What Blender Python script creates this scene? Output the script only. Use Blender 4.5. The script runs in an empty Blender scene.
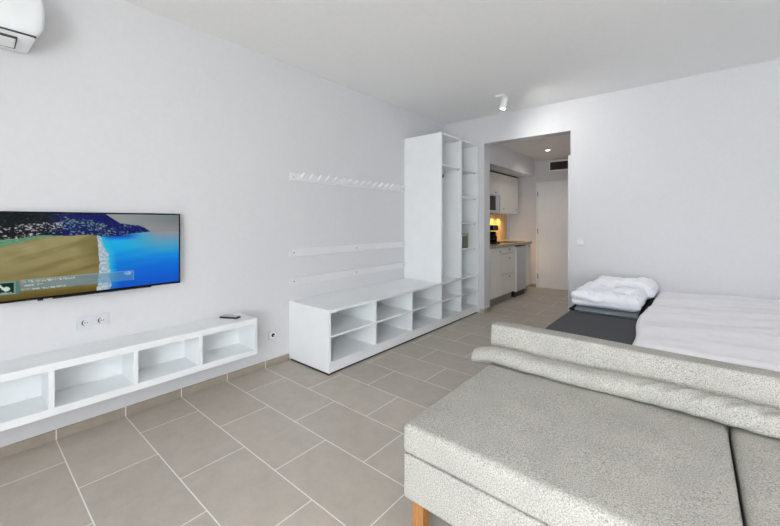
import bpy, bmesh, math, random
from mathutils import Vector, Matrix, noise
random.seed(7)
C = bpy.context.scene.collection
PI = math.pi

# ------------------------------------------------------------------ materials
def srgb(r, g, b):
    def f(c):
        c /= 255.0
        return c / 12.92 if c <= 0.04045 else ((c + 0.055) / 1.055) ** 2.4
    return (f(r), f(g), f(b), 1.0)

def new_mat(name, col, rough=0.5, metal=0.0, spec=0.5):
    m = bpy.data.materials.new(name); m.use_nodes = True
    b = m.node_tree.nodes['Principled BSDF']
    b.inputs['Base Color'].default_value = col
    b.inputs['Roughness'].default_value = rough
    b.inputs['Metallic'].default_value = metal
    b.inputs['Specular IOR Level'].default_value = spec
    return m, m.node_tree.nodes, m.node_tree.links, b

def mixed(name, c1, c2, scale, rough=0.5, bump=0.0, bscale=None, detail=3.0, stretch=(1, 1, 1), lo=0.35, hi=0.65, spec=0.5, dist=0.002, metal=0.0):
    """two close tones of one material broken up by object-space noise, with a fine bump"""
    m, n, l, b = new_mat(name, c1, rough, metal, spec)
    tc = n.new('ShaderNodeTexCoord'); mp = n.new('ShaderNodeMapping')
    mp.inputs['Scale'].default_value = stretch
    l.new(tc.outputs['Object'], mp.inputs['Vector'])
    nz = n.new('ShaderNodeTexNoise'); nz.inputs['Scale'].default_value = scale; nz.inputs['Detail'].default_value = detail
    l.new(mp.outputs[0], nz.inputs['Vector'])
    r = n.new('ShaderNodeValToRGB')
    r.color_ramp.elements[0].position = lo; r.color_ramp.elements[0].color = c1
    r.color_ramp.elements[1].position = hi; r.color_ramp.elements[1].color = c2
    l.new(nz.outputs['Fac'], r.inputs['Fac']); l.new(r.outputs['Color'], b.inputs['Base Color'])
    if bump:
        n2 = n.new('ShaderNodeTexNoise'); n2.inputs['Scale'].default_value = bscale or scale; n2.inputs['Detail'].default_value = 2
        l.new(mp.outputs[0], n2.inputs['Vector'])
        bp = n.new('ShaderNodeBump'); bp.inputs['Strength'].default_value = bump; bp.inputs['Distance'].default_value = dist
        l.new(n2.outputs['Fac'], bp.inputs['Height']); l.new(bp.outputs['Normal'], b.inputs['Normal'])
    return m

def emis(name, col, strength):
    m, n, l, b = new_mat(name, col, 0.4)
    b.inputs['Emission Color'].default_value = col
    b.inputs['Emission Strength'].default_value = strength
    return m

def tile_mat(name, u_axis, v_axis, row, length, off_u, off_v, offset=0.5, c1=(191, 183, 173), c2=(184, 176, 166)):
    m, n, l, b = new_mat(name, (.4, .38, .35, 1), 0.42)
    tc = n.new('ShaderNodeTexCoord'); sp = n.new('ShaderNodeSeparateXYZ')
    l.new(tc.outputs['Object'], sp.inputs[0])
    def shift(axis, d):
        a = n.new('ShaderNodeMath'); a.operation = 'ADD'; a.inputs[1].default_value = d
        l.new(sp.outputs[axis], a.inputs[0]); return a
    cb = n.new('ShaderNodeCombineXYZ')
    l.new(shift(u_axis, off_u).outputs[0], cb.inputs[0]); l.new(shift(v_axis, off_v).outputs[0], cb.inputs[1])
    br = n.new('ShaderNodeTexBrick')
    br.offset = offset; br.offset_frequency = 2; br.squash = 1.0
    br.inputs['Scale'].default_value = 1.0
    br.inputs['Brick Width'].default_value = length; br.inputs['Row Height'].default_value = row
    br.inputs['Mortar Size'].default_value = 0.0028; br.inputs['Mortar Smooth'].default_value = 0.15
    br.inputs['Bias'].default_value = 0.0
    br.inputs['Color1'].default_value = srgb(*c1); br.inputs['Color2'].default_value = srgb(*c2)
    br.inputs['Mortar'].default_value = srgb(236, 233, 228)
    l.new(cb.outputs[0], br.inputs['Vector'])
    nz = n.new('ShaderNodeTexNoise'); nz.inputs['Scale'].default_value = 7.0; nz.inputs['Detail'].default_value = 10; nz.inputs['Roughness'].default_value = 0.78
    l.new(tc.outputs['Object'], nz.inputs['Vector'])
    r = n.new('ShaderNodeValToRGB')
    r.color_ramp.elements[0].position = 0.3; r.color_ramp.elements[0].color = (.83, .82, .80, 1)
    r.color_ramp.elements[1].position = 0.72; r.color_ramp.elements[1].color = (1.07, 1.06, 1.05, 1)
    l.new(nz.outputs['Fac'], r.inputs['Fac'])
    mx = n.new('ShaderNodeMix'); mx.data_type = 'RGBA'; mx.blend_type = 'MULTIPLY'; mx.inputs[0].default_value = 1.0
    l.new(br.outputs['Color'], mx.inputs[6]); l.new(r.outputs['Color'], mx.inputs[7])
    m2 = n.new('ShaderNodeMix'); m2.data_type = 'RGBA'
    m2.inputs[7].default_value = srgb(236, 233, 228)
    l.new(br.outputs['Fac'], m2.inputs[0]); l.new(mx.outputs[2], m2.inputs[6]); l.new(m2.outputs[2], b.inputs['Base Color'])
    bp = n.new('ShaderNodeBump'); bp.inputs['Strength'].default_value = 0.35; bp.inputs['Distance'].default_value = 0.002; bp.invert = True
    l.new(br.outputs['Fac'], bp.inputs['Height']); l.new(bp.outputs['Normal'], b.inputs['Normal'])
    return m

def fabric_mat(name, light, mid, dark):
    """heathered woven wool: light and dark yarn flecks over a fine weave bump"""
    m, n, l, b = new_mat(name, mid, 0.95, 0, 0.15)
    tc = n.new('ShaderNodeTexCoord')
    nz = n.new('ShaderNodeTexNoise'); nz.inputs['Scale'].default_value = 230; nz.inputs['Detail'].default_value = 3; nz.inputs['Roughness'].default_value = 0.7
    l.new(tc.outputs['Object'], nz.inputs['Vector'])
    r = n.new('ShaderNodeValToRGB'); e = r.color_ramp.elements
    e[0].position = 0.33; e[0].color = dark
    e[1].position = 0.70; e[1].color = light
    k = e.new(0.5); k.color = mid
    l.new(nz.outputs['Fac'], r.inputs['Fac'])
    n3 = n.new('ShaderNodeTexNoise'); n3.inputs['Scale'].default_value = 7; n3.inputs['Detail'].default_value = 4
    l.new(tc.outputs['Object'], n3.inputs['Vector'])
    r3 = n.new('ShaderNodeValToRGB'); r3.color_ramp.elements[0].position = .3; r3.color_ramp.elements[0].color = (.93, .93, .93, 1)
    r3.color_ramp.elements[1].position = .7; r3.color_ramp.elements[1].color = (1.05, 1.05, 1.04, 1)
    l.new(n3.outputs['Fac'], r3.inputs['Fac'])
    mx = n.new('ShaderNodeMix'); mx.data_type = 'RGBA'; mx.blend_type = 'MULTIPLY'; mx.inputs[0].default_value = 1
    l.new(r.outputs['Color'], mx.inputs[6]); l.new(r3.outputs['Color'], mx.inputs[7]); l.new(mx.outputs[2], b.inputs['Base Color'])
    vo = n.new('ShaderNodeTexVoronoi'); vo.inputs['Scale'].default_value = 260
    l.new(tc.outputs['Object'], vo.inputs['Vector'])
    bp = n.new('ShaderNodeBump'); bp.inputs['Strength'].default_value = 0.5; bp.inputs['Distance'].default_value = 0.0025
    l.new(vo.outputs['Distance'], bp.inputs['Height']); l.new(bp.outputs['Normal'], b.inputs['Normal'])
    return m

def wood_mat(name, c1, c2):
    m, n, l, b = new_mat(name, c1, 0.45)
    tc = n.new('ShaderNodeTexCoord'); mp = n.new('ShaderNodeMapping'); mp.inputs['Scale'].default_value = (60, 60, 5)
    l.new(tc.outputs['Object'], mp.inputs['Vector'])
    nz = n.new('ShaderNodeTexNoise'); nz.inputs['Scale'].default_value = 2.0; nz.inputs['Detail'].default_value = 5
    l.new(mp.outputs[0], nz.inputs['Vector'])
    r = n.new('ShaderNodeValToRGB'); r.color_ramp.elements[0].color = c1; r.color_ramp.elements[1].color = c2
    r.color_ramp.elements[0].position = .35; r.color_ramp.elements[1].position = .65
    l.new(nz.outputs['Fac'], r.inputs['Fac']); l.new(r.outputs['Color'], b.inputs['Base Color'])
    return m

M = {}
M['wall'] = mixed('wall_paint', srgb(217, 217, 219), srgb(215, 215, 217), 30, 0.85, 0.06, 180, dist=0.001, spec=.25)
M['ceil'] = mixed('ceiling_paint', srgb(241, 241, 241), srgb(239, 239, 239), 20, 0.9, 0.04, 150, dist=0.001, spec=.2)
M['floor'] = tile_mat('floor_tile', 0, 1, 1/3.0, 0.6, 0.3, -0.365 + 20/3.0)
M['skirt_y'] = tile_mat('skirting_tile_y', 1, 2, 0.2, 1/3.0, -0.365 + 20/3.0, 0.07, 0.0, (166, 156, 144), (160, 150, 138))
M['skirt_x'] = tile_mat('skirting_tile_x', 0, 2, 0.2, 0.6, 0.0, 0.07, 0.0, (166, 156, 144), (160, 150, 138))
M['lam'] = mixed('white_laminate', srgb(238, 240, 241), srgb(235, 237, 238), 6, 0.32, 0.0, spec=.5)
M['lam_grey'] = mixed('grey_laminate', srgb(228, 225, 219), srgb(224, 221, 215), 5, 0.4, 0.0)
M['board'] = mixed('painted_board', srgb(225, 226, 227), srgb(223, 224, 225), 6, 0.4)
M['peg'] = mixed('peg_white', srgb(248, 248, 248), srgb(246, 246, 246), 6, 0.35)
M['plinth'] = mixed('plinth_grey', srgb(150, 146, 138), srgb(143, 139, 131), 8, 0.5)
M['plastic'] = mixed('white_plastic', srgb(236, 239, 240), srgb(233, 236, 237), 3, 0.35)
M['plastic_grey'] = mixed('socket_grey_plastic', srgb(214, 216, 220), srgb(210, 212, 216), 9, 0.4)
M['dark'] = mixed('black_plastic', srgb(22, 22, 24), srgb(28, 28, 30), 30, 0.45)
M['gloss_black'] = mixed('gloss_black', srgb(10, 10, 12), srgb(13, 13, 15), 10, 0.2, spec=.25)
M['seam'] = mixed('seam_grey', srgb(70, 74, 80), srgb(62, 66, 72), 20, 0.6)
M['hole_shade'] = mixed('socket_hole_shade', srgb(30, 30, 32), srgb(40, 40, 42), 40, 0.6)
M['silver'] = mixed('silver_body', srgb(205, 206, 208), srgb(198, 199, 201), 30, 0.35, metal=.3)
M['metal'] = mixed('brushed_metal', srgb(160, 160, 158), srgb(140, 140, 138), 60, 0.35, metal=.9, stretch=(1, 1, 12))
M['steel'] = mixed('fridge_steel', srgb(196, 199, 205), srgb(186, 189, 195), 20, 0.32, metal=.55, stretch=(1, 1, 14))
M['stone'] = mixed('worktop_stone', srgb(176, 165, 152), srgb(150, 139, 127), 60, 0.35, detail=6)
M['backsplash'] = mixed('olive_glass', srgb(206, 184, 132), srgb(192, 170, 118), 4, 0.12, stretch=(1, 4, 1))
M['vent'] = mixed('vent_brown', srgb(84, 64, 54), srgb(68, 52, 44), 30, 0.6)
M['door'] = mixed('door_paint', srgb(238, 240, 242), srgb(235, 237, 239), 10, 0.4)
M['sofa'] = fabric_mat('heather_wool', srgb(210, 207, 200), srgb(182, 179, 172), srgb(128, 126, 120))
M['wood'] = wood_mat('oak', srgb(186, 132, 78), srgb(160, 106, 58))
M['charcoal'] = mixed('charcoal_cloth', srgb(88, 88, 91), srgb(80, 80, 83), 220, 0.9, 0.3, 500, spec=.2)
M['black_cloth'] = mixed('black_cloth', srgb(26, 26, 29), srgb(20, 20, 23), 220, 0.9, 0.3, 500, spec=.2)
M['slate_cloth'] = mixed('slate_cloth', srgb(128, 134, 142), srgb(118, 124, 132), 160, 0.9, 0.3, 500, spec=.2)
M['sheet'] = mixed('grey_sheet', srgb(244, 242, 245), srgb(241, 239, 242), 20, 0.9, 0.15, 600, spec=.2)
M['duvet'] = mixed('white_cotton', srgb(241, 242, 246), srgb(238, 239, 243), 25, 0.9, 0.2, 70, spec=.2, dist=.004)
M['tag'] = mixed('orange_print', srgb(238, 198, 178), srgb(242, 208, 192), 300, 0.9)
M['sage'] = mixed('sage_board', srgb(126, 128, 112), srgb(116, 118, 102), 30, 0.7)
M['sage_light'] = mixed('sage_label', srgb(168, 168, 152), srgb(160, 160, 146), 30, 0.7)
M['lamp_glow'] = emis('lamp_glow', (1.0, .93, .82, 1), 14)
M['warm_glow'] = emis('warm_glow', (1.0, .72, .38, 1), 16)
M['frame'] = mixed('window_frame', srgb(120, 122, 125), srgb(112, 114, 117), 20, 0.4)
M['balcony'] = mixed('balcony_tile', srgb(214, 210, 202), srgb(206, 202, 194), 8, 0.7)
g, gn, gl, gb = new_mat('window_glass', (1, 1, 1, 1), 0.0)
gn.remove(gb); tr = gn.new('ShaderNodeBsdfTransparent'); gs = gn.new('ShaderNodeBsdfGlossy'); gs.inputs['Roughness'].default_value = 0.02
ms = gn.new('ShaderNodeMixShader'); ms.inputs[0].default_value = 0.06
gl.new(tr.outputs[0], ms.inputs[1]); gl.new(gs.outputs[0], ms.inputs[2]); gl.new(ms.outputs[0], gn['Material Output'].inputs[0])
M['glass'] = g
s, sn, sl, sb = new_mat('screen_picture', (.004, .004, .005, 1), 0.3, 0, .12)
at = sn.new('ShaderNodeAttribute'); at.attribute_name = 'picture'
sl.new(at.outputs['Color'], sb.inputs['Emission Color']); sb.inputs['Emission Strength'].default_value = 0.85
M['screen'] = s

# ------------------------------------------------------------------ mesh building
class MB:
    """collects shapes in room coordinates; build() links them as one mesh object"""
    def __init__(self): self.v, self.f, self.sm = [], [], []
    def add(self, verts, faces, smooth=False):
        o = len(self.v); self.v += [tuple(p) for p in verts]
        for f in faces: self.f.append([i + o for i in f]); self.sm.append(smooth)
        return self
    def add_bm(self, bm, smooth=False):
        bm.verts.index_update()
        self.add([v.co.copy() for v in bm.verts], [[v.index for v in f.verts] for f in bm.faces], smooth); bm.free(); return self
    def box(self, x0, x1, y0, y1, z0, z1, bev=0.0015, seg=1):
        bm = bmesh.new(); bmesh.ops.create_cube(bm, size=1)
        for v in bm.verts:
            v.co = Vector(((x0+x1)/2 + v.co.x*(x1-x0), (y0+y1)/2 + v.co.y*(y1-y0), (z0+z1)/2 + v.co.z*(z1-z0)))
        if bev > 0:
            bev = min(bev, .45*min(x1-x0, y1-y0, z1-z0))
            bmesh.ops.bevel(bm, geom=bm.edges[:], offset=bev, segments=seg, affect='EDGES', profile=.5)
        return self.add_bm(bm, False)
    def cyl(self, p0, p1, r0, r1=None, seg=16, bev=0):
        r1 = r0 if r1 is None else r1
        p0, p1 = Vector(p0), Vector(p1); ax = (p1-p0).normalized()
        a = ax.orthogonal().normalized(); b = ax.cross(a)
        rings = [(p0, r0), (p1, r1)] if not bev else [(p0, r0-bev), (p0+ax*bev, r0), (p1-ax*bev, r1), (p1, r1-bev)]
        vs = []
        for p, r in rings:
            for i in range(seg):
                t = 2*PI*i/seg; vs.append(p + a*(r*math.cos(t)) + b*(r*math.sin(t)))
        n = len(rings)
        o = len(self.v); self.v += [tuple(p) for p in vs]
        for k in range(n-1):
            for i in range(seg):
                j = (i+1) % seg
                self.f.append([o+k*seg+i, o+k*seg+j, o+(k+1)*seg+j, o+(k+1)*seg+i]); self.sm.append(True)
        self.f.append([o+i for i in range(seg)][::-1]); self.sm.append(False)
        self.f.append([o+(n-1)*seg+i for i in range(seg)]); self.sm.append(False)
        return self
    def ring(self, c, ax, r0, r1, h, seg=28):
        """flat annulus of height h along ax"""
        c, ax = Vector(c), Vector(ax).normalized(); a = ax.orthogonal().normalized(); b = ax.cross(a)
        vs = []
        for (r, z) in ((r0, 0), (r1, 0), (r1, h), (r0, h)):
            for i in range(seg):
                t = 2*PI*i/seg; vs.append(c + ax*z + a*(r*math.cos(t)) + b*(r*math.sin(t)))
        fs = []
        for k in range(4):
            for i in range(seg):
                j = (i+1) % seg; k2 = (k+1) % 4
                fs.append([k*seg+i, k*seg+j, k2*seg+j, k2*seg+i])
        return self.add(vs, fs)
    def prism(self, pts, fn, h0, h1):
        """closed outline pts (2-D) extruded between h0 and h1; fn maps (a,b,h) to room"""
        n = len(pts)
        vs = [fn(a, b, h0) for a, b in pts] + [fn(a, b, h1) for a, b in pts]
        fs = [list(range(n))[::-1], [i+n for i in range(n)]] + [[i, (i+1) % n, (i+1) % n + n, i+n] for i in range(n)]
        return self.add(vs, fs)
    def soft(self, x0, x1, y0, y1, z0, z1, r, n=(10, 10, 4), disp=None, k=4):
        """box with rounded edges of radius r on a fine grid; disp(p) -> p shapes it like cloth"""
        def axis(a, b, m):
            l = [a + r*(1-math.cos(i/k*PI/2)) for i in range(k)]
            l += [a + r + (b-a-2*r)*i/m for i in range(m+1)]
            l += [b - r + r*math.sin((i+1)/k*PI/2) for i in range(k)]
            return l
        X, Y, Z = axis(x0, x1, n[0]), axis(y0, y1, n[1]), axis(z0, z1, n[2])
        idx, vs, fs = {}, [], []
        def vid(i, j, q):
            if (i, j, q) not in idx:
                p = Vector((X[i], Y[j], Z[q]))
                c = Vector((min(max(p.x, x0+r), x1-r), min(max(p.y, y0+r), y1-r), min(max(p.z, z0+r), z1-r)))
                d = p - c
                if d.length > 1e-9: p = c + d.normalized()*r
                if disp: p = disp(p)
                idx[(i, j, q)] = len(vs); vs.append(p)
            return idx[(i, j, q)]
        a, b, c = len(X)-1, len(Y)-1, len(Z)-1
        for i in range(a):
            for j in range(b):
                fs.append([vid(i, j, 0), vid(i, j+1, 0), vid(i+1, j+1, 0), vid(i+1, j, 0)])
                fs.append([vid(i, j, c), vid(i+1, j, c), vid(i+1, j+1, c), vid(i, j+1, c)])
        for i in range(a):
            for q in range(c):
                fs.append([vid(i, 0, q), vid(i+1, 0, q), vid(i+1, 0, q+1), vid(i, 0, q+1)])
                fs.append([vid(i, b, q), vid(i, b, q+1), vid(i+1, b, q+1), vid(i+1, b, q)])
        for j in range(b):
            for q in range(c):
                fs.append([vid(0, j, q), vid(0, j, q+1), vid(0, j+1, q+1), vid(0, j+1, q)])
                fs.append([vid(a, j, q), vid(a, j+1, q), vid(a, j+1, q+1), vid(a, j, q+1)])
        return self.add(vs, fs, True)
    def build(self, name, mat, parent=None, origin=None):
        """a top-level mesh gets its origin at its own base; a part is stored relative to its thing"""
        if parent is not None: org = parent.matrix_basis.translation.copy() if parent.parent is None else Vector(parent['_w'])
        elif origin: org = Vector(origin)
        else:
            xs, ys, zs = zip(*self.v); org = Vector(((min(xs)+max(xs))/2, (min(ys)+max(ys))/2, min(zs)))
        me = bpy.data.meshes.new(name)
        me.from_pydata([Vector(p)-org for p in self.v], [], self.f)
        me.polygons.foreach_set('use_smooth', self.sm)
        bm = bmesh.new(); bm.from_mesh(me); bmesh.ops.recalc_face_normals(bm, faces=bm.faces[:]); bm.to_mesh(me); bm.free()
        me.materials.append(mat)
        o = bpy.data.objects.new(name, me); C.objects.link(o)
        if parent is not None: o.parent = parent
        else: o.location = org
        o['_w'] = tuple(org)
        return o

def thing(name, loc, label, cat, group=None):
    o = bpy.data.objects.new(name, None); C.objects.link(o); o.empty_display_size = .05
    o.location = loc
    return tag(o, label, cat, group)
def tag(o, label=None, cat=None, group=None, kind=None):
    if label: o['label'] = label
    if cat: o['category'] = cat
    if group: o['group'] = group
    if kind: o['kind'] = kind
    return o
def structure(name, mb, mat, label=None):
    return tag(mb.build(name, mat), label, None, None, 'structure')
def box(*a, **k): return MB().box(*a, **k)
def copy_part(o, parent, off):
    c = o.copy(); C.objects.link(c); c.parent = parent; c.location = o.location + Vector(off); return c
def copy_thing(o, off):
    r = o.copy(); C.objects.link(r); r.location = o.location + Vector(off)
    for ch in [c for c in bpy.data.objects if c.parent == o]:
        c = ch.copy(); C.objects.link(c); c.parent = r
        for gr in [q for q in bpy.data.objects if q.parent == ch]:
            d = gr.copy(); C.objects.link(d); d.parent = c
    return r

# ------------------------------------------------------------------ the room
XR, YF, D, HC, YE = 4.8, -1.7, 4.64, 2.689, 7.14      # right wall, window wall, back wall, ceiling, hall end
structure('floor', box(-.2, XR+.2, YF-.2, YE+.2, -.12, 0, bev=0), M['floor'], 'beige grey porcelain tile floor with pale grout').location = (0, 0, 0)
fl = bpy.data.objects['floor']
for v in fl.data.vertices: v.co += Vector(fl['_w'])
structure('ceiling', box(-.2, XR+.2, YF-.2, D+.18, HC, HC+.15, bev=0), M['ceil'])
structure('wall_left', box(-.18, 0, YF-.2, YE+.2, 0, HC, bev=0), M['wall'])
OL, OR, OH = .63, 1.718, 2.33
structure('wall_back', MB().prism([(0, 0), (OL, 0), (OL, OH), (OR, OH), (OR, 0), (XR, 0), (XR, HC), (0, HC)], lambda a, b, h: (a, h, b), D, D+.18), M['wall'])
structure('wall_right', box(XR, XR+.18, YF-.2, D+.18, 0, HC, bev=0), M['wall'])
WX0, WX1, WZ = 2.1, 4.7, 2.55
structure('wall_front', MB().prism([(0, 0), (WX0, 0), (WX0, WZ), (WX1, WZ), (WX1, 0), (XR, 0), (XR, HC), (0, HC)], lambda a, b, h: (a, h, b), YF-.2, YF), M['wall'])
HX = 1.80
structure('wall_hall_right', box(HX, HX+.12, D+.18, YE, 0, HC, bev=0), M['wall'])
structure('wall_hall_end', box(0, HX+.12, YE, YE+.15, 0, HC, bev=0), M['wall'])
structure('ceiling_hall', box(0, HX, D+.18, YE, 2.41, 2.5, bev=0), M['ceil'])
structure('trim_soffit', box(0, .6, D+.18, 6.74, 2.088, 2.41, bev=0), M['wall'], 'lowered plaster boxing above the kitchen cupboards')
structure('trim_jamb', box(1.69, OR, D-.002, D+.10, 0, 2.04, bev=.002), M['wall'], 'slim white jamb on the right edge of the hall opening')

SK = .058
structure('baseboard_left', box(0, .011, YF, 1.938, 0, SK, bev=.001), M['skirt_y'])
bo = bpy.data.objects['baseboard_left']
def world_coords(o):
    w = Vector(o['_w'])
    for v in o.data.vertices: v.co += w
    o.location = (0, 0, 0)
world_coords(bo)
for nm, a, mk in (('baseboard_pillar', (.575, OL+.010, D-.011, D, 0, SK), 'skirt_x'), ('baseboard_reveal', (OL, OL+.011, D, D+.19, 0, SK), 'skirt_y'),
                  ('baseboard_back', (OR, XR, D-.011, D, 0, SK), 'skirt_x'), ('baseboard_right', (XR-.011, XR, YF, D-.011, 0, SK), 'skirt_y'),
                  ('baseboard_hall_end', (.0, .525, YE-.011, YE, 0, SK), 'skirt_x'), ('baseboard_hall_right', (HX-.011, HX, D+.18, YE-.011, 0, SK), 'skirt_y')):
    structure(nm, box(*a, bev=.001), M[mk]); world_coords(bpy.data.objects[nm])

# window wall behind the camera: four sliding glass panels
win = structure('window_1', MB().box(WX0, WX1, YF-.14, YF-.06, WZ-.06, WZ, .003).box(WX0, WX1, YF-.14, YF-.06, 0, .05, .003)
          .box(WX0, WX0+.06, YF-.14, YF-.06, .05, WZ-.06, .003).box(WX1-.06, WX1, YF-.14, YF-.06, .05, WZ-.06, .003), M['frame'])
for i in range(1, 4):
    x = WX0 + (WX1-WX0)*i/4
    MB().box(x-.035, x+.035, YF-.13, YF-.07, .05, WZ-.06, .003).build('mullion', M['frame'], win)
for i in range(4):
    a = WX0 + (WX1-WX0)*i/4 + (.06 if i == 0 else .035); b = WX0 + (WX1-WX0)*(i+1)/4 - (.06 if i == 3 else .035)
    MB().box(a, b, YF-.103, YF-.097, .05, WZ-.06, 0).build('pane', M['glass'], win)
structure('floor_balcony_bounce', box(-3, XR+3, YF-4.2, YF-.2, -.14, -.02, bev=0), M['balcony'])  # unseen slab, made large to bounce sunlight onto the room ceiling

# entrance door at the end of the hall
dr = structure('door_1', box(.56, 1.40, YE-.022, YE-.002, .006, 1.972, .002), M['door'], 'plain white entrance door at the end of the hall')
MB().box(.525, .556, YE-.03, YE, 0, 2.005, .002).box(1.404, 1.435, YE-.03, YE, 0, 2.005, .002).box(.556, 1.404, YE-.03, YE, 1.976, 2.005, .002).build('door_frame', M['lam'], dr)
for z in (.22, 1.08, 1.78):
    MB().cyl((.556, YE-.034, z-.045), (.556, YE-.034, z+.045), .007, seg=10).build('hinge', M['metal'], dr)
MB().cyl((1.34, YE-.02, 1.0), (1.34, YE-.06, 1.0), .011).cyl((1.345, YE-.06, 1.0), (1.24, YE-.06, 1.0), .009).cyl((1.34, YE-.022, 1.0), (1.34, YE-.028, 1.0), .026).build('handle', M['metal'], dr)

# ------------------------------------------------------------------ air conditioner
AY0, AY1 = -.55, .297
ac = thing('air_conditioner', (0, (AY0+AY1)/2, 2.18), 'white wall-mounted split air conditioner high on the left wall', 'air conditioner')
prof = [(0, 2.185), (.03, 2.178), (.12, 2.186), (.196, 2.212), (.199, 2.222)]
def arc_profile(inset=0.0):
    p = [(0.0, 2.184), (.02, 2.180), (.10, 2.186), (.17, 2.200), (.19, 2.212)]
    p += [(.195, 2.218), (.206, 2.26), (.213, 2.32), (.214, 2.38), (.207, 2.43), (.19, 2.465), (.16, 2.482), (.08, 2.49), (0, 2.49)]
    return [(max(0, a-inset), b) for a, b in p]
n = len(arc_profile())
mb = MB(); cols = []
ys = [AY0, AY0+.006, AY0+.018, AY0+.04] + [AY0+.04+(AY1-AY0-.08)*i/6 for i in range(1, 6)] + [AY1-.04, AY1-.018, AY1-.006, AY1]
ins = [.02, .008, .002, 0] + [0]*5 + [0, .002, .008, .02]
cz = 2.335
vs = []
for y, d in zip(ys, ins):
    for (a, b) in arc_profile():
        s_ = 1 - d/.16
        tuck = .045*max(0, (2.27-b)/.09)**1.3 + .02*max(0, (b-2.40)/.09)   # the end cap curves in below and above
        yy = y - tuck if y > 0 else y
        vs.append((a*(1-d/.22), yy, cz + (b-cz)*s_))
fs = [[k*n+i, k*n+(i+1) % n, (k+1)*n+(i+1) % n, (k+1)*n+i] for k in range(len(ys)-1) for i in range(n)]
mb.add(vs, fs, True); mb.add(vs[:n], [list(range(n))]); mb.add(vs[-n:], [list(range(n))])
mb.build('housing', M['plastic'], ac)
MB().box(.180, .2045, AY0+.03, AY1-.033, 2.2165, 2.2225, .001).build('panel_seam', M['seam'], ac)
fl_ = MB().box(.075, .172, AY0+.07, AY1-.105, 2.175, 2.1865, .003)
fl_.v = [(a, b, c_ + (a-.12)*.17 + .0055) for a, b, c_ in fl_.v]
fp = fl_.build('louvre_flap', M['plastic'], ac)
sm_ = MB().box(.070, .0755, AY0+.066, AY1-.101, 2.177, 2.188, .0005).box(.1715, .1765, AY0+.066, AY1-.101, 2.177, 2.188, .0005).box(.070, .1765, AY1-.1055, AY1-.101, 2.177, 2.188, .0005)
sm_.v = [(a, b, c_ + (a-.12)*.17 + .005) for a, b, c_ in sm_.v]
sm_.build('flap_gap', M['seam'], fp)

# ------------------------------------------------------------------ television
TY0, TY1, TZ0, TZ1, TXF = .125, 1.004, .831, 1.314, .065
tv = thing('television', (0, (TY0+TY1)/2, TZ0), 'slim flat-screen television showing a beach, mounted on the left wall', 'television')
MB().box(0, .022, .36, .76, .93, 1.22, .002).build('wall_bracket', M['dark'], tv)
MB().box(.022, .058, TY0+.004, TY1-.001, TZ0+.002, TZ1-.003, .004).build('rear_body', M['silver'], tv)
MB().box(.056, TXF, TY0, TY1, TZ1-.009, TZ1, .0008).box(.056, TXF, TY0, TY1, TZ0, TZ0+.012, .0008)\
    .box(.056, TXF, TY0, TY0+.008, TZ0+.012, TZ1-.009, .0008).box(.056, TXF, TY1-.008, TY1, TZ0+.012, TZ1-.009, .0008).build('bezel', M['gloss_black'], tv)
MB().box(.03, .062, TY0+.879*.25, TY0+.879*.80, TZ0-.007, TZ0, .001).build('lower_strip', M['dark'], tv)
MB().box(.04, .062, TY0+.879*.18, TY0+.879*.205, TZ0-.009, TZ0, .001).build('remote_sensor', M['dark'], tv)

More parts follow.
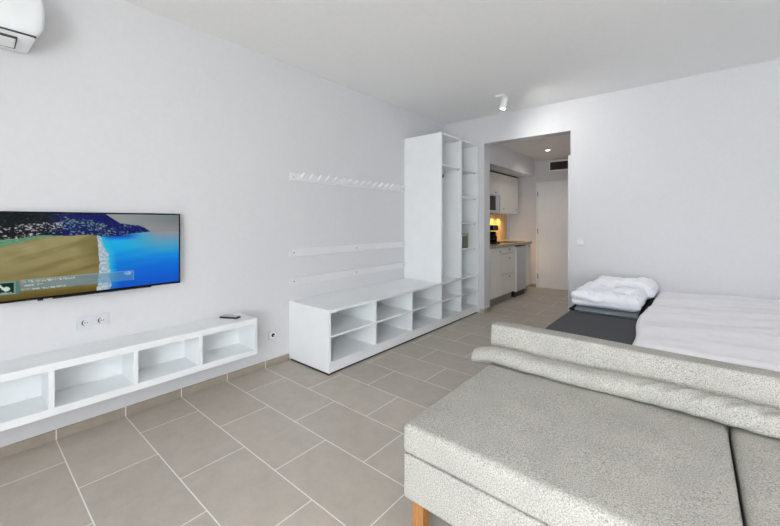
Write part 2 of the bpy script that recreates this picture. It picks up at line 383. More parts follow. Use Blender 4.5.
def lerp(pts, x):
    if x <= pts[0][0]: return pts[0][1]
    for (a, b), (c_, d) in zip(pts, pts[1:]):
        if x <= c_: return b + (d-b)*(x-a)/(c_-a)
    return pts[-1][1]
def mix(a, b, t):
    t = min(1, max(0, t)); return [p+(q-p)*t for p, q in zip(a, b)]
def fb(x, y, s=0, o=4):
    return noise.fractal(Vector((x, y, s)), 1.0, 2.0, o)
ICON = [(.012, .80), (.020, .795), (.026, .815), (.036, .83), (.045, .822), (.056, .83), (.060, .85), (.052, .87), (.040, .875), (.034, .86), (.024, .84)]
def inside(poly, x, y):
    r = False
    for (x1, y1), (x2, y2) in zip(poly, poly[1:] + poly[:1]):
        if (y1 > y) != (y2 > y) and x < (x2-x1)*(y-y1)/(y2-y1)+x1: r = not r
    return r
def picture(u, v):
    sky_hill = lerp([(0, -1), (.50, -.05), (.51, .004), (.557, .068), (.603, .133), (.66, .151), (.719, .166), (.75, .19), (.796, .251)], u)
    hill_bot = lerp([(0, .40), (.098, .35), (.181, .306), (.283, .288), (.428, .273), (.479, .286), (.495, .30), (.603, .30), (.676, .271), (.796, .251)], u)
    foam_l = lerp([(.306, .476), (.418, .479), (.532, .484), (.671, .489), (.957, .473)], v) + .006*fb(v*14, 1)
    foam_r = lerp([(.306, .495), (.422, .512), (.538, .535), (.681, .543), (.977, .552)], v) + .010*fb(v*18, 5)
    if u > .796: hill_bot = sky_hill = .251
    if v < sky_hill or (u >= .796 and v < .251):
        c = mix((150, 156, 154), (120, 128, 132), (u-.62)/.35)
        c = mix(c, (160, 154, 154), .6*(1-abs(v-.22)/.12) if u > .75 else 0)
    elif v < hill_bot:
        d = (v - max(sky_hill, 0))/max(.02, hill_bot-max(sky_hill, 0))
        c = mix((10, 18, 20), (12, 18, 92), (u-.20)/.12)
        sp = fb(u*64, v*58, 2, 4); big = fb(u*9, v*11, 8, 3)
        lt = mix((196, 190, 196), (112, 150, 140), (u-.25)/.08)
        band = 1 if (.42 < d < .85 and u < .3) else (.9 if .30 < u < .58 and d > .18 + (u-.3)*1.2 else (.45 if u > .6 else .12))
        c = mix(c, lt, (sp*2.6+big*1.1-.05)*band)
        if u < .30:
            gt = lerp([(.018, .311), (.098, .30), (.181, .271), (.283, .275)], u)
            if v > gt: c = mix((86, 136, 104), (120, 158, 122), .5+fb(u*60, v*60, 4))
    elif u < foam_l:
        c = mix((166, 158, 112), (120, 104, 52), (v-.45)/.5 + .12*fb(u*4, v*9, 3))
        c = mix(c, (150, 138, 92), .5+.7*fb(u*7 - v*3, v*5, 6)); c = mix(c, (118, 104, 56), max(0, fb(u*6+v*9, v*4, 9))*.9)
        c = mix(c, (96, 82, 30), (v-.86)/.1)
        c = mix(c, (104, 92, 48), (u-.36)/.11*.7*(1-abs(v-.45)/.4 if abs(v-.45) < .4 else 0))
    elif u < foam_r:
        c = mix((206, 212, 212), (140, 176, 200), .4+fb(u*60, v*40, 2)*1.3 + (u-foam_l)/max(.01, foam_r-foam_l)*.3)
    else:
        c = mix((20, 178, 235), (6, 104, 222), (v-.42)/.34 + .15*fb(u*5, v*16, 3))
        c = mix(c, (14, 66, 190), max(0, 1-abs(v-.30)/.06)*(1 if u < .66 else max(0, 1-(u-.66)/.08)))
        c = mix((40, 190, 226), c, (u-foam_r)/.05)
        hz = min(1, max(0, (u-.62)/.22))*max(0, 1-(v-.25)/.34)*1.2
        c = mix(c, (150, 152, 164), hz*.85)
        c = mix(c, (10, 80, 196), (v-.78)/.2*.7)
    # information banner of the broadcast
    if .101 < u < .687 and .764 < v < .892:
        c = mix(c, mix((116, 146, 172), (96, 150, 190), (u-.3)/.4), .62)
        if u > .684 or v < .768: c = mix(c, (180, 205, 220), .5)
        for (x0, x1, yy, hh, k) in ((.110, .357, .785, .026, 150), (.110, .205, .828, .022, 120), (.110, .313, .871, .020, 170)):
            if x0 < u < x1 and yy-hh/2 < v < yy+hh/2 and noise.noise(Vector((u*k*1.1, v*60, yy*10))) > -.02:
                c = mix(c, (206, 218, 206), .75)
        if .632 < u < .674 and .772 < v < .815: c = mix(c, (226, 232, 238), .45+.8*noise.noise(Vector((u*170, v*60, 1))))
    if u < .097 and .768 < v < .910:
        c = (70, 130, 130) if u > .082 else (126, 158, 150)
        if u < .077 and .782 < v < .898:
            c = (6, 40, 30)
            if inside(ICON, u, v): c = (214, 226, 214)
            if .014 < u < .066 and .884 < v < .893 and noise.noise(Vector((u*200, 0, 3))) > -.1: c = (150, 180, 165)
    return c
NU, NV = 300, 150
sy0, sy1, sz0, sz1 = TY0+.008, TY1-.008, TZ0+.012, TZ1-.009
vs = []; colr = []
for j in range(NV+1):
    for i in range(NU+1):
        y = sy0+(sy1-sy0)*i/NU; z = sz1-(sz1-sz0)*j/NV
        vs.append((.0625, y, z))
        c = picture((y-TY0)/.879, (TZ1-z)/.483)
        colr += list(srgb(*[min(255, max(0, q)) for q in c]))
fs = [[j*(NU+1)+i, (j+1)*(NU+1)+i, (j+1)*(NU+1)+i+1, j*(NU+1)+i+1] for j in range(NV) for i in range(NU)]
scr = MB().add(vs, fs).build('screen', M['screen'], tv)
ca = scr.data.color_attributes.new('picture', 'FLOAT_COLOR', 'POINT'); ca.data.foreach_set('color', colr)

# ------------------------------------------------------------------ wall sockets
def socket_insert(root, y, z):
    s_ = .0255
    ins_ = MB().box(.007, .0105, y-.031, y+.031, z-.031, z+.031, .002).ring((.0095, y, z), (1, 0, 0), .0195, .0225, .0025).build('socket_insert', M['plastic_grey'], root)
    MB().cyl((.0095, y, z), (.0112, y, z), .0195, seg=24).build('socket_well', M['plastic_grey'], ins_)
    mb_ = MB().cyl((.0105, y-.003, z), (.0122, y-.003, z), .0028, seg=10).cyl((.0105, y+.0085, z), (.0122, y+.0085, z), .0028, seg=10)
    A_ = [math.radians(95+165*i/14) for i in range(15)]
    oc = [(y+.0192*math.cos(a), z+.0192*math.sin(a)) for a in A_] + [(y+(.0192-.006*math.sin(PI*i/14))*math.cos(a), z+(.0192-.006*math.sin(PI*i/14))*math.sin(a)) for i, a in reversed(list(enumerate(A_)))][1:-1]
    mb_.prism(oc, lambda a, b, h: (h, a, b), .0108, .0122).build('hole_and_shade', M['hole_shade'], ins_)  # contact holes plus a dark crescent that paints the shading of the recess
t = thing('wall_socket', (0, .536, .607), 'white double power socket on the wall below the television', 'socket')
MB().box(0, .0085, .457, .615, .607, .688, .003).build('cover_plate', M['plastic_grey'], t)
socket_insert(t, .497, .6475); socket_insert(t, .575, .6475)
t = thing('wall_socket', (0, 1.772, .228), 'white single socket low on the wall between the floating shelf and the bench', 'socket')
MB().box(0, .0085, 1.731, 1.813, .226, .308, .003).build('cover_plate', M['plastic_grey'], t)
ins_ = MB().cyl((.008, 1.772, .267), (.011, 1.772, .267), .029, seg=28).build('socket_insert', M['plastic'], t)
MB().cyl((.0105, 1.772, .267), (.013, 1.772, .267), .0165, seg=20).build('socket_well', M['hole_shade'], ins_)
MB().cyl((.0125, 1.778, .262), (.015, 1.778, .262), .006, seg=10).build('contact_pin', M['silver'], ins_)

# ------------------------------------------------------------------ floating shelf under the TV
SX, SZ0, SZ1, SYE = .25, .240, .516, 1.484
pitch = .375; divs = [1.066 - pitch*i for i in range(4)]; SY0 = 1.066 - pitch*4
t = thing('floating_shelf', (0, (SY0+SYE)/2, SZ0), 'long white open-front floating shelf fixed low on the wall under the television', 'shelf')
MB().box(0, SX, SY0, SYE, SZ1-.040, SZ1).build('top_panel', M['lam'], t)
MB().box(0, SX, SY0, SYE, SZ0, SZ0+.040).build('bottom_panel', M['lam'], t)
for y0, y1 in ((SYE-.027, SYE), (SY0, SY0+.027)):
    MB().box(0, SX, y0, y1, SZ0+.040, SZ1-.040).build('end_panel', M['lam'], t)
for y in divs: MB().box(.008, SX, y-.0125, y+.0125, SZ0+.040, SZ1-.040).build('divider', M['lam'], t)
MB().box(0, .008, SY0+.027, SYE-.027, SZ0+.040, SZ1-.040, 0).build('back_panel', M['lam'], t)

rc = thing('remote_control', (.085, 1.352, SZ1), 'small black and silver remote control lying on the right end of the floating shelf', 'remote control')
def rot_about(mb_, cx_, cy_, a):
    ca_, sa_ = math.cos(a), math.sin(a)
    mb_.v = [(cx_+(x-cx_)*ca_-(y-cy_)*sa_, cy_+(x-cx_)*sa_+(y-cy_)*ca_, z) for x, y, z in mb_.v]; return mb_
RA = math.radians(29)
rot_about(MB().box(.008, .162, 1.327, 1.377, SZ1, SZ1+.012, .004, 2), .085, 1.352, RA).build('body', M['dark'], rc)
rot_about(MB().box(.016, .150, 1.333, 1.371, SZ1+.0115, SZ1+.0185, .003, 2), .085, 1.352, RA).build('top_shell', M['silver'], rc)
mb = MB()
for i in range(7):
    for j in range(3): mb.cyl((.032+i*.013, 1.342+j*.010, SZ1+.018), (.032+i*.013, 1.342+j*.010, SZ1+.0197), .0032, seg=8)
rot_about(mb, .085, 1.352, RA).build('button', M['plinth'], rc)

# ------------------------------------------------------------------ bench unit and open wardrobe
BY0, BY1, BD, BZ, TH = 1.944, 4.628, .551, .535, .020
t = thing('storage_bench', (BD/2, (BY0+BY1)/2, 0), 'long low white shoe bench with two rows of open compartments along the left wall', 'bench')
MB().box(0, BD, BY0, BY1, BZ-.024, BZ).build('top_panel', M['lam'], t)
MB().box(0, BD, BY0, BY0+.022, .017, BZ-.024).build('side_panel', M['lam'], t)
MB().box(0, BD, BY1-TH, BY1, .017, BZ-.024).build('side_panel', M['lam'], t)
dv = [2.518, 3.088, 3.664+.012, 4.153]
for y in dv: MB().box(.008, BD-.002, y-.009, y+.009, .105, BZ-.024).build('divider', M['lam'], t)
eds = [BY0+.022-.009+.009] + dv + [BY1-TH]
for i in range(5):
    a = eds[i] + (.009 if i else 0); b = eds[i+1] - (.009 if i < 4 else 0)
    MB().box(.008, BD-.004, a, b, .303, .320).build('middle_shelf', M['lam'], t)
MB().box(.008, BD-.002, BY0+.022, BY1-TH, .085, .105).build('bottom_shelf', M['lam'], t)
MB().box(0, .008, BY0+.022, BY1-TH, .105, BZ-.024, 0).build('back_panel', M['lam'], t)
MB().box(BD-.024, BD-.006, BY0+.022, BY1-TH, .017, .083).build('plinth', M['lam'], t)
MB().box(.02, BD-.008, BY0+.006, BY0+.02, 0, .017, 0).box(BD-.04, BD-.014, BY0+.02, BY1-.02, 0, .017, 0).build('base_shadow_strip', M['dark'], t)  # black strips stand in for the shadow line under the bench

WY0, WZ1 = 3.664, 2.315
t = thing('open_wardrobe', (BD/2, (WY0+BY1)/2, BZ), 'tall white open wardrobe without doors standing on the far end of the bench', 'wardrobe')
MB().box(0, BD, WY0, WY0+.022, BZ, WZ1).build('side_panel', M['lam'], t)
MB().box(0, BD, BY1-TH, BY1, BZ, WZ1).build('side_panel', M['lam'], t)
MB().box(.008, BD-.001, 4.144, 4.163, BZ, WZ1-.02).build('divider', M['lam'], t)
MB().box(0, BD, WY0+.022, BY1-TH, WZ1-.02, WZ1).build('top_panel', M['lam'], t)
MB().box(0, .008, WY0+.022, BY1-TH, BZ, WZ1-.02, 0).build('back_panel', M['lam'], t)
sh = [(WY0+.022, 4.144, 1.945)] + [(4.163, BY1-TH, z) for z in (1.945, 1.585, 1.248, .905)]
for a, b, z in sh:
    s_ = MB().box(.008, BD-.012, a, b, z-.018, z).build('shelf', M['lam'], t)
    MB().cyl((BD-.05, b-.012, z-.020), (BD-.05, b-.001, z-.020), .009, seg=10).build('shelf_pin', M['metal'], s_)
MB().cyl((.27, WY0+.022, 1.865), (.27, 4.144, 1.865), .0125, seg=14).build('hanging_rail', M['metal'], t)
for y0, y1 in ((WY0+.022, WY0+.034), (4.132, 4.144)):
    MB().cyl((.27, y0, 1.865), (.27, y1, 1.865), .022, seg=16).build('rail_socket', M['dark'], t)

bx = thing('storage_box', (.42, 4.35, .905), 'small sage grey box standing on a shelf of the open wardrobe', 'box')
MB().box(.32, .50, 4.285, 4.425, .905, 1.092, .003).build('box_body', M['sage'], bx)
MB().box(.316, .504, 4.281, 4.429, 1.062, 1.098, .003).build('box_lid', M['sage_light'], bx)

# ------------------------------------------------------------------ peg rail and two plain boards on the wall
RY0, RY1 = 1.948, 3.658
pg = thing('peg_rail', (0, (RY0+RY1)/2, 1.633), 'white wall rail with a row of slanted coat pegs beside the wardrobe', 'coat rack')
MB().box(0, .018, RY0, RY1, 1.633, 1.705, .002).build('rail_board', M['board'], pg)
p0 = MB().cyl((.012, 2.059, 1.664), (.070, 2.059, 1.704), .011, .010, seg=14, bev=.0015).build('peg', M['peg'], pg)
for i in range(1, 16): copy_part(p0, pg, (0, .1*i, 0))
s0 = MB().cyl((.017, 1.982, 1.668), (.0195, 1.982, 1.668), .006, seg=12).build('screw', M['metal'], pg)
copy_part(s0, pg, (0, 1.645, 0))
for z1, lab in ((1.007, 'upper plain white wall board below the peg rail'), (.743, 'lower plain white wall board just above the bench')):
    w = thing('wall_board', (0, (RY0+RY1)/2, z1-.072), lab, 'board', 'plain boards under the peg rail')
    MB().box(0, .018, RY0, RY1, z1-.072, z1, .002).build('rail_board', M['board'], w)
    for y in (1.985, 2.788, 3.62): MB().cyl((.017, y, z1-.034), (.0195, y, z1-.034), .0055, seg=12).build('screw', M['hole_shade'], w)

# ------------------------------------------------------------------ ceiling spot, wall switch
sp = thing('ceiling_spotlight', (1.17, 3.96, HC), 'small white tilting spotlight on the ceiling before the hall opening', 'spotlight')
MB().box(1.10, 1.205, 3.915, 4.005, HC-.022, HC, .004).build('mounting_plate', M['plastic'], sp)
MB().cyl((1.185, 3.965, HC-.022), (1.185, 3.965, HC-.05), .010, seg=12).build('swivel_arm', M['plastic'], sp)
hd = MB().cyl((1.197, 3.968, HC-.030), (1.178, 3.954, HC-.155), .034, .036, seg=24, bev=.003).build('lamp_head', M['plastic'], sp)
MB().cyl((1.1785, 3.9545, HC-.152), (1.1777, 3.9535, HC-.1565), .028, seg=20).build('lens', M['lamp_glow'], hd)

sw = thing('light_switch', (1.825, D, .98), 'white double light switch on the back wall right of the hall opening', 'switch')
MB().box(1.786, 1.864, D-.008, D, .980, 1.062, .003).build('cover_plate', M['plastic_grey'], sw)
for x in (1.8085, 1.8415): MB().box(x-.0155, x+.0155, D-.0125, D-.007, .992, 1.050, .002).build('rocker', M['plastic'], sw)

# ------------------------------------------------------------------ hall ceiling fittings
dl = thing('downlight', (1.035, 6.10, 2.41), 'lit round recessed downlight in the hall ceiling', 'downlight')
MB().ring((1.035, 6.10, 2.402), (0, 0, 1), .034, .048, .008).build('trim_ring', M['plastic'], dl)
MB().cyl((1.035, 6.10, 2.405), (1.035, 6.10, 2.41), .034, seg=24).build('lens', M['lamp_glow'], dl)
hp = thing('ceiling_hatch', (1.09, 5.29, 2.41), 'pale flat access panel in the hall ceiling', 'access panel')
MB().box(.95, 1.22, 5.20, 5.38, 2.402, 2.41, .002).build('panel', M['ceil'], hp)
MB().box(.94, 1.23, 5.19, 5.20, 2.404, 2.41, .001).box(.94, 1.23, 5.38, 5.39, 2.404, 2.41, .001).box(.94, .95, 5.20, 5.38, 2.404, 2.41, .001).box(1.22, 1.23, 5.20, 5.38, 2.404, 2.41, .001).build('panel_frame', M['plastic'], hp)
vt = thing('air_vent', (1.02, YE, 2.2), 'white framed air vent with brown slats above the entrance door', 'vent')
VX0, VX1, VZ0, VZ1 = .752, 1.29, 2.196, 2.400
MB().box(VX0, VX1, YE-.012, YE, VZ0, VZ0+.024, .002).box(VX0, VX1, YE-.012, YE, VZ1-.034, VZ1, .002).box(VX0, VX0+.02, YE-.012, YE, VZ0+.024, VZ1-.034, .002).box(VX1-.02, VX1, YE-.012, YE, VZ0+.024, VZ1-.034, .002).build('vent_frame', M['lam'], vt)
MB().box(VX0+.02, VX1-.02, YE-.003, YE, VZ0+.024, VZ1-.034, 0).build('vent_back', M['vent'], vt)
mb = MB()
for i in range(8):
    z = VZ0+.034+i*.0175
    mb.add([(VX0+.02, YE-.003, z+.008), (VX1-.02, YE-.003, z+.008), (VX1-.02, YE-.011, z-.004), (VX0+.02, YE-.011, z-.004),
            (VX0+.02, YE-.003, z+.0105), (VX1-.02, YE-.003, z+.0105), (VX1-.02, YE-.011, z-.0015), (VX0+.02, YE-.011, z-.0015)],
           [[0, 1, 2, 3], [4, 5, 6, 7], [0, 1, 5, 4], [2, 3, 7, 6], [0, 3, 7, 4], [1, 2, 6, 5]])
mb.build('slats', M['vent'], vt)

# ------------------------------------------------------------------ kitchenette along the left side of the hall
KY0 = 4.84
def knob(root, x, y, z): return MB().cyl((x, y, z), (x+.012, y, z), .006, seg=10).cyl((x+.010, y, z), (x+.022, y, z), .012, seg=14, bev=.003).build('knob', M['metal'], root)
def front(root, name, y0, y1, z0, z1, x=.562, ky=None, kz=None):
    f = MB().box(x, x+.018, y0+.0015, y1-.0015, z0+.0015, z1-.0015, .0015).build(name, M['lam_grey'], root)
    knob(f, x+.018, (y0+y1)/2 if ky is None else ky, z1-.045 if kz is None else kz)
    return f
def base_body(root, y0, y1):
    MB().box(0, .56, y0, y0+.016, .12, .865, .001).box(0, .56, y1-.016, y1, .12, .865, .001).box(0, .56, y0+.016, y1-.016, .12, .136, .001).box(0, .008, y0+.016, y1-.016, .136, .865, 0).box(.0, .56, y0+.016, y1-.016, .849, .865, 0).build('carcass', M['lam_grey'], root)
    MB().box(.50, .515, y0, y1, 0, .12, .001).build('plinth', M['plinth'], root)
b = thing('base_cabinet', (.28, (KY0+5.326)/2, 0), 'grey-white kitchen base cabinet with one door, nearest the hall opening', 'cabinet')
base_body(b, KY0, 5.324); front(b, 'door', KY0, 5.326, .125, .862, ky=5.275, kz=.80)
b = thing('drawer_cabinet', (.28, 5.61, 0), 'grey-white kitchen cabinet with three drawers beside the small fridge', 'cabinet')
base_body(b, 5.328, 5.90)
for z0, z1, kz in ((.757, .862, .815), (.440, .755, .685), (.125, .438, .392)): front(b, 'drawer', 5.326, 5.902, z0, z1, ky=5.63, kz=kz)
fr = thing('small_fridge', (.29, 6.16, 0), 'silver grey under-counter fridge at the end of the kitchenette', 'fridge')
MB().box(.02, .535, 5.935, 6.395, .03, .842, .003).build('fridge_body', M['dark'], fr)
MB().box(.54, .585, 5.955, 6.39, .095, .838, .005, 2).build('fridge_door', M['steel'], fr)
MB().box(.54, .587, 5.938, 5.955, .095, .838, .003).build('door_edge', M['plastic'], fr)
MB().box(.48, .56, 5.935, 6.395, .0, .088, .003).build('kick_grille', M['dark'], fr)
b = thing('narrow_cabinet', (.28, 6.52, 0), 'narrow grey-white cabinet between the small fridge and the entrance door', 'cabinet')
base_body(b, 6.405, 6.635); front(b, 'door', 6.403, 6.637, .125, .862, ky=6.52, kz=.825)
wt = MB().box(0, .605, KY0, 6.65, .865, .905, .003).build('worktop', M['stone']); tag(wt, 'mottled beige grey stone worktop running over the kitchen cabinets', 'worktop')
hb = thing('cooking_hob', (.30, 5.62+.45, .905), 'thin black glass cooking hob set on the worktop', 'hob')
MB().box(.06, .54, 5.86, 6.40, .905, .911, .002).build('glass_plate', M['gloss_black'], hb)
for y in (6.0, 6.26): MB().ring((.2, y, .911), (0, 0, 1), .078, .081, .0005).build('heating_ring', M['plinth'], hb)
cm = thing('coffee_maker', (.33, 5.50, .905), 'black coffee maker on the worktop by the hall opening', 'coffee maker')
MB().box(.20, .46, 5.41, 5.6, .905, .935, .008, 2).build('base', M['dark'], cm)
MB().box(.20, .29, 5.42, 5.59, .935, 1.19, .012, 2).build('water_tank', M['dark'], cm)
MB().box(.20, .43, 5.42, 5.59, 1.115, 1.20, .014, 2).build('brew_head', M['gloss_black'], cm)
cf = MB().cyl((.37, 5.505, .936), (.37, 5.505, 1.0), .062, .070, seg=22).cyl((.37, 5.505, 1.0), (.37, 5.505, 1.075), .070, .046, seg=22).cyl((.37, 5.505, 1.075), (.37, 5.505, 1.098), .050, seg=22).build('carafe', M['gloss_black'], cm)
MB().box(.36, .38, 5.57, 5.63, 1.055, 1.075, .004).box(.36, .38, 5.612, 5.63, .965, 1.06, .004).box(.36, .38, 5.57, 5.63, .955, .972, .004).build('carafe_handle', M['dark'], cf)
bs = MB().box(.002, .010, KY0, 6.98, .905, 1.395, .001).build('backsplash', M['backsplash']); tag(bs, 'olive beige glass backsplash on the kitchen wall above the worktop', 'backsplash')

def wall_body(root, y0, y1, z0, z1, d=.31):
    MB().box(0, d, y0, y0+.016, z0, z1, .001).box(0, d, y1-.016, y1, z0, z1, .001).box(0, d, y0+.016, y1-.016, z0, z0+.016, .001).box(0, d, y0+.016, y1-.016, z1-.016, z1, .001).box(0, .008, y0+.016, y1-.016, z0+.016, z1-.016, 0).build('carcass', M['lam_grey'], root)
UZ0, UZ1 = 1.397, 2.062
b = thing('wall_cabinet', (.155, 5.58, UZ0), 'kitchen wall cupboard with a microwave in its lower niche', 'cabinet')
wall_body(b, 5.28, 5.878, UZ0, UZ1)
MB().box(.008, .305, 5.296, 5.862, 1.702, 1.716, .001).build('niche_shelf', M['lam_grey'], b)
front(b, 'door', 5.28, 5.879, 1.702, UZ1, x=.312, ky=5.68, kz=1.738)
mw = thing('microwave', (.16, 5.58, 1.414), 'built-in silver microwave with black window in the wall cupboard', 'microwave')
MB().box(.02, .30, 5.30, 5.858, 1.414, 1.700, .002).build('microwave_body', M['dark'], mw)
MB().box(.30, .335, 5.298, 5.860, 1.414, 1.441, .002).box(.30, .335, 5.298, 5.860, 1.678, 1.701, .002).box(.30, .335, 5.298, 5.33, 1.441, 1.678, .002).box(.30, .335, 5.70, 5.860, 1.441, 1.678, .002).build('front_frame', M['silver'], mw)
MB().box(.30, .330, 5.33, 5.70, 1.441, 1.678, .001).build('door_window', M['gloss_black'], mw)
MB().box(.335, .341, 5.845, 5.858, 1.425, 1.69, .001).build('frame_edge', M['plinth'], mw)
b = thing('wall_cabinet', (.155, 6.29, UZ0), 'kitchen wall cupboard with a plain wide flap front, right of the microwave', 'cabinet')
wall_body(b, 5.882, 6.70, UZ0, UZ1)
f = front(b, 'flap_door', 5.880, 6.702, UZ0+.0, UZ1, x=.312, ky=6.0, kz=1.472); knob(f, .330, 6.585, 1.472)
MB().box(0, .325, 5.28, 6.70, 2.064, 2.087, 0).build('shadow_gap_strip', M['dark'], b)
for i, (y, lab) in enumerate(((6.0, 'warm under-cupboard light nearest the microwave'), (6.27, 'warm under-cupboard light in the middle of the three'), (6.54, 'warm under-cupboard light nearest the entrance door'))):
    u = thing('cupboard_light', (.12, y, UZ0), lab, 'light', 'warm lights under the kitchen cupboards')
    MB().ring((.12, y, UZ0-.012), (0, 0, 1), .028, .036, .012).build('trim_ring', M['metal'], u)
    MB().cyl((.12, y, UZ0-.009), (.12, y, UZ0), .028, seg=20).build('lens', M['warm_glow'], u)

# ------------------------------------------------------------------ sofa
SXL, SXR, SY0_, SY1_ = 1.935, 3.925, 1.14, 2.15
sf = thing('sofa', ((SXL+SXR)/2, (SY0_+SY1_)/2, 0), 'pale grey woven fabric sofa with low back and wooden legs in the foreground', 'sofa')
def fz(p, s_, a): return a*noise.noise(Vector(p)*s_)
def base_disp(p):
    return p + Vector((0, fz(p, 3, .003), 0))
MB().soft(SXL, SXR, SY0_, SY1_, .163, .338, .012, (40, 16, 4), base_disp).build('base_frame', M['sofa'], sf)
SEAM = 2.930
def cushion(x0, x1):
    cx_, cy_ = (x0+x1)/2, (SY0_+2.03)/2
    def dsp(p):
        ex = 1-((p.x-cx_)/((x1-x0)/2))**2; ey = 1-((p.y-cy_)/((2.03-SY0_)/2))**2
        if p.z > .40: p = p + Vector((0, 0, .009*max(0, ex)**.5*max(0, ey)**.5 + fz(p, 4, .003)))
        else: p = p + Vector((0, fz(p, 5, .003) , 0))
        return p
    return MB().soft(x0, x1, SY0_-.004, 2.025, .341, .455, .024, (36, 30, 5), dsp, k=5)
for x0, x1 in ((SXL-.003, SEAM-.004), (SEAM+.004, SXR)): cushion(x0, x1).build('seat_cushion', M['sofa'], sf)
MB().soft(1.895, SXR, 2.03, 2.152, .338, .652, .022, (60, 4, 12), lambda p: p + Vector((0, fz(p, 4, .004), fz(p, 3, .003))), k=5).build('backrest', M['sofa'], sf)
for x in (SXL+.025, SXR-.075):
    for y in (SY0_+.03, SY1_-.08):
        MB().box(x, x+.05, y, y+.05, 0, .163, .003).build('leg', M['wood'], sf)

# loose bolster-like roll of the same cloth lying on the seat against the backrest
def roll_mesh():
    mb_ = MB(); xs = [1.842 + (3.915-1.842)*i/130 for i in range(131)]; NS = 40; vs_ = []
    for x in xs:
        t_ = (x-1.80)/(3.915-1.80)
        droop = -.036*max(0, (1.95-x)/.12)
        cy_, cz_ = 1.964 + .004*math.sin(x*5), .503 + droop + .004*math.sin(x*7+1)
        ry, rz = .060, .041 + .005*min(1, max(0, (x-2.1)/.6))
        if x > 2.1: cz_ += .003*min(1, (x-2.1)/.6)
        endk = 1.0 if x > 1.855 else .93
        for i in range(NS):
            a = 2*PI*i/NS
            wr = 0.0
            # slanting creases gathered in two places along the roll
            for (xc, wd, am, sl, nn) in ((2.13, .05, .010, .6, 2.6), (2.75, .22, .0075, 1.6, 14.0), (3.0, .18, .007, 1.8, 13.0), (2.45, .12, .004, -.8, 5.0)):
                w_ = math.exp(-((x-xc)/wd)**2)
                wr += am*w_*math.sin((x*nn*3.0 + a*sl*1.8)*1.6)*(0.25+.45*max(0, math.cos(a-2.4)))
            wr += .004*noise.noise(Vector((x*6, math.cos(a)*1.2, math.sin(a)*1.2)))
            sq = abs(math.cos(a))**2.6 + abs(math.sin(a))**2.6
            k_ = sq**(-1/2.6)
            y = cy_ + (ry*k_+wr)*endk*math.cos(a); z = cz_ + (rz*k_+wr)*endk*math.sin(a)
            if x > 1.93: z = max(z, .4635)
            y = min(y, 2.0265)
            vs_.append((x, y, z))
    fs_ = [[k*NS+i, k*NS+(i+1) % NS, (k+1)*NS+(i+1) % NS, (k+1)*NS+i] for k in range(130) for i in range(NS)]
    mb_.add(vs_, fs_, True)
    # the end shows the coil of rolled cloth
    first = vs_[:NS]; cx_ = sum(p[1] for p in first)/NS; cz_ = sum(p[2] for p in first)/NS
    rings = [first]
    for s_, dx in ((.86, -.004), (.74, .008), (.60, .010), (.50, -.002), (.38, .010), (.2, .012), (.03, .004)):
        rings.append([(p[0]+dx+.004*math.sin(3*i*2*PI/NS), cx_+(p[1]-cx_)*s_, cz_+(p[2]-cz_)*s_) for i, p in enumerate(first)])
    o = [p for r_ in rings for p in r_]
    fs2 = [[k*NS+i, k*NS+(i+1) % NS, (k+1)*NS+(i+1) % NS, (k+1)*NS+i] for k in range(len(rings)-1) for i in range(NS)]
    fs2.append([(len(rings)-1)*NS+i for i in range(NS)])
    mb_.add(o, fs2, True)
    mb_.add(vs_[-NS:], [list(range(NS))])
    return mb_
rl = roll_mesh().build('bolster_roll', M['sofa']); tag(rl, 'wrinkled grey fabric roll lying along the sofa seat against its backrest', 'bolster')

# ------------------------------------------------------------------ bed and bedding
BX0, BX1, BYa, BYb = 1.965, 3.60, 2.50, 4.60
bd = thing('bed', ((BX0+BX1)/2, (BYa+BYb)/2, 0), 'low bed with charcoal grey mattress cover pushed against the back wall', 'bed')
MB().soft(BX0+.02, BX1, BYa+.01, BYb, .10, .285, .02, (20, 20, 3)).build('bed_base', M['black_cloth'], bd)
def md(p):
    k_ = max(0, (p.z-.29)/.19)
    return p + Vector((0, 0, fz(p, 2.5, .004)*k_))
MB().soft(BX0, BX1, BYa, BYb, .287, .480, .05, (26, 30, 4), md, k=5).build('mattress', M['charcoal'], bd)
for x in (BX0+.08, BX1-.13):
    for y in (BYa+.08, BYb-.13): MB().cyl((x+.025, y+.025, 0), (x+.025, y+.025, .102), .025, seg=14).build('leg', M['dark'], bd)

def sheet_disp(p):
    x, y, z = p
    top = max(0, min(1, (z-.49)/.06))
    crown = .030*math.sin(min(1, max(0, (x-2.54)/1.1))*PI/2)
    w_ = .014*noise.fractal(Vector((x*1.1+.4*y, y*4.2 - x*1.1, 1.0)), 1, 2, 2) + .004*noise.noise(Vector((x*2.5, y*10 + x*2.5, 4)))
    w_ += .007*noise.noise(Vector((x*2+1, y*4, 7)))
    p2 = p + Vector((0, 0, (crown + w_)*top))
    if y < 2.62: p2 += Vector((0, .020*noise.noise(Vector((x*3.2, z*5, 2))), .012*noise.noise(Vector((x*4.5, 3, 2)))*top))
    if x < 2.62: p2 += Vector((-.045*math.exp(-((y-3.3)/.42)**2) + .005*noise.noise(Vector((y*3.2, z*5, 9))), 0, 0))
    return p2
st = MB().soft(2.548, 3.62, 2.53, 4.622, .484, .552, .032, (70, 120, 2), sheet_disp, k=5).build('bed_quilt', M['sheet']); tag(st, 'light grey quilt spread flat over the right part of the bed', 'quilt')
bk = MB().soft(1.985, 2.497, 3.46, 4.55, .4845, .4985, .006, (14, 20, 1), lambda p: p+Vector((fz(p, 4, .006), fz(p, 4, .006), 0)), k=3).build('black_blanket', M['black_cloth']); tag(bk, 'thin black folded blanket at the bottom of the bedding stack', 'blanket')
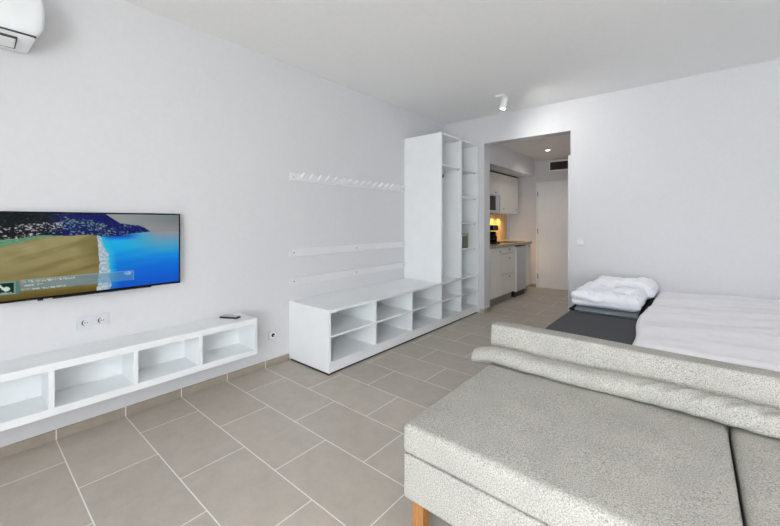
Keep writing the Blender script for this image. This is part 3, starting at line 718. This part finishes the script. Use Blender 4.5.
gsx = MB().soft(2.035, 2.485, 3.425, 4.45, .4995, .5205, .011, (14, 30, 1), lambda p: p+Vector((fz(p, 5, .006), fz(p, 5, .008), -.013*max(0, min(1, (3.448-p.y)/.012))*(1 if p.z < .513 else .25))), k=3).build('folded_sheet', M['slate_cloth']); tag(gsx, 'slate grey folded sheet lying just under the white folded duvets', 'sheet')

def fold_disp(x0, x1, y0, y1, z0, z1, seed, layers):
    cz_ = (z0+z1)/2
    def f(p):
        x, y, z = p
        ex = abs((x-(x0+x1)/2)/((x1-x0)/2)); ey = abs((y-(y0+y1)/2)/((y1-y0)/2))
        t_ = (z-z0)/(z1-z0)
        out = Vector((x-(x0+x1)/2, y-(y0+y1)/2, 0))
        # each fold bulges, the crease between two folds runs in
        tt = min(1, max(0, t_))**.72; cr = abs(math.sin(tt*PI*layers))**.6
        edge = max(ex, ey)
        k_ = 0 if edge < .6 else (edge-.6)/.4
        if out.length > 0: p = p + out.normalized()*((cr-1)*.022*k_*(.4+.6*max(0, noise.noise(Vector((x*3, y*3, seed+9)))+.5)))
        p += Vector((.016*noise.noise(Vector((y*5, z*14, seed))), .020*noise.noise(Vector((x*5, z*16, seed+3))), 0))
        dz = .028*noise.fractal(Vector((x*5.5+y*3, y*4-x*2, seed)), 1, 2, 3) + .014*noise.noise(Vector((x*9+y*6, y*5, seed+1)))
        for q_, (ka, kb) in enumerate(((3.2, 5.0), (5.5, -3.0))):
            g_ = noise.noise(Vector((x*ka+y*kb, y*2.2-x*1.3, seed+5+q_*4)))
            dz -= .020*max(0, 1-abs(g_)*7)
        dz -= .030*max(0, edge-.55)
        return p + Vector((0, 0, dz*max(0, t_-.15)))
    return f
d1 = thing('folded_duvet', (2.235, 3.93, .532), 'front lower folded white duvet with a small orange print, on the grey sheet', 'duvet', 'white duvets stacked on the bed')
a1 = (1.985, 2.51, 3.450, 4.055, .524, .668)
MB().soft(*a1, .062, (44, 40, 12), fold_disp(*a1, 1.7, 2), k=8).build('duvet_cover', M['duvet'], d1)
d2 = thing('folded_duvet', (2.27, 4.2, .532), 'rear higher folded white duvet behind the one with the orange print', 'duvet', 'white duvets stacked on the bed')
a2 = (2.04, 2.56, 4.10, 4.52, .524, .697)
MB().soft(*a2, .075, (44, 40, 12), fold_disp(*a2, 6.2, 2), k=8).build('duvet_cover', M['duvet'], d2)
from mathutils.bvhtree import BVHTree
dm = [c for c in bpy.data.objects if c.parent == d1][0].data
off = d1.location
tree = BVHTree.FromPolygons([v.co + off for v in dm.vertices], [list(q.vertices) for q in dm.polygons])
pm = MB()
for i, (w_, h_) in enumerate(((.010, .026), (.014, .030), (.009, .022))):
    x = 2.045 + i*.020; row = []
    for z in (.583, .583+h_):
        for xx in (x, x+w_):
            hit = tree.ray_cast(Vector((xx, 3.2, z)), Vector((0, 1, 0)))[0]
            row.append((xx, hit.y-.0012, z))
    back = [(a, b+.0024, c_) for a, b, c_ in row]
    pm.add(row + back, [[0, 1, 3, 2], [4, 6, 7, 5], [0, 2, 6, 4], [1, 5, 7, 3], [0, 4, 5, 1], [2, 3, 7, 6]])
pm.build('care_print', M['tag'], d1)

# ------------------------------------------------------------------ light
def light(name, kind, loc, energy, col=(1, 1, 1), size=.1, rot=(0, 0, 0), **k):
    l_ = bpy.data.lights.new(name, kind); l_.energy = energy; l_.color = col
    if kind == 'AREA':
        l_.shape = k.get('shape', 'DISK'); l_.size = size
        if 'size_y' in k: l_.size_y = k['size_y']
        if k.get('portal'): l_.cycles.is_portal = True
    elif kind == 'SPOT': l_.spot_size = k['spot']; l_.spot_blend = 1; l_.shadow_soft_size = size
    elif kind == 'POINT': l_.shadow_soft_size = size
    o = bpy.data.objects.new(name, l_); C.objects.link(o); o.location = loc; o.rotation_euler = rot
    return o
light('window_portal', 'AREA', ((WX0+WX1)/2, YF-.19, WZ/2), 1, (1, 1, 1), WX1-WX0, (PI/2, 0, 0), shape='RECTANGLE', size_y=WZ, portal=True)
light('ceiling_spot_beam', 'SPOT', (1.177, 3.953, HC-.165), 32, (1, .98, .95), .04, Vector((.75, .55, -.6)).to_track_quat('-Z', 'Y').to_euler(), spot=math.radians(150))
light('hall_downlight_beam', 'SPOT', (1.035, 6.10, 2.398), 18, (.98, .99, 1), .03, (0, 0, 0), spot=math.radians(150))
for y in (6.0, 6.27, 6.54): light('cupboard_beam', 'SPOT', (.12, y, UZ0-.014), 17, (1, .58, .23), .02, (0, 0, 0), spot=math.radians(140))

sun = light('sun', 'SUN', (0, -6, 8), 18, (1, .96, .9), .01, (0, 0, 0)); sun.data.angle = .01  # added so its bounce off the balcony brightens the ceiling
sun.rotation_euler = Vector((.80, .25, -1.55)).to_track_quat('-Z', 'Y').to_euler()
w = bpy.data.worlds.new('sky'); bpy.context.scene.world = w; w.use_nodes = True
bg = w.node_tree.nodes['Background']
bg.inputs['Color'].default_value = (.88, .94, 1.0, 1); bg.inputs['Strength'].default_value = 11.8

# ------------------------------------------------------------------ camera
cam = bpy.data.cameras.new('camera'); co = bpy.data.objects.new('camera', cam); C.objects.link(co)
co.location = (2.821, 0, 1.26); co.rotation_euler = (PI/2, 0, .698)
cam.sensor_width = 36; cam.lens = 362.0/780*36; cam.shift_x = .0011; cam.shift_y = -(263-221.456)/780
cam.clip_start = .05
sc = bpy.context.scene; sc.camera = co
sc.view_settings.view_transform = 'Standard'; sc.view_settings.look = 'None'
sc.view_settings.gamma = 1; sc.view_settings.exposure = 0.0; sc.view_settings.use_curve_mapping = False
sc.cycles.use_denoising = True
sc.cycles.max_bounces = 12; sc.cycles.diffuse_bounces = 8
for o in bpy.data.objects:
    if '_w' in o: del o['_w']
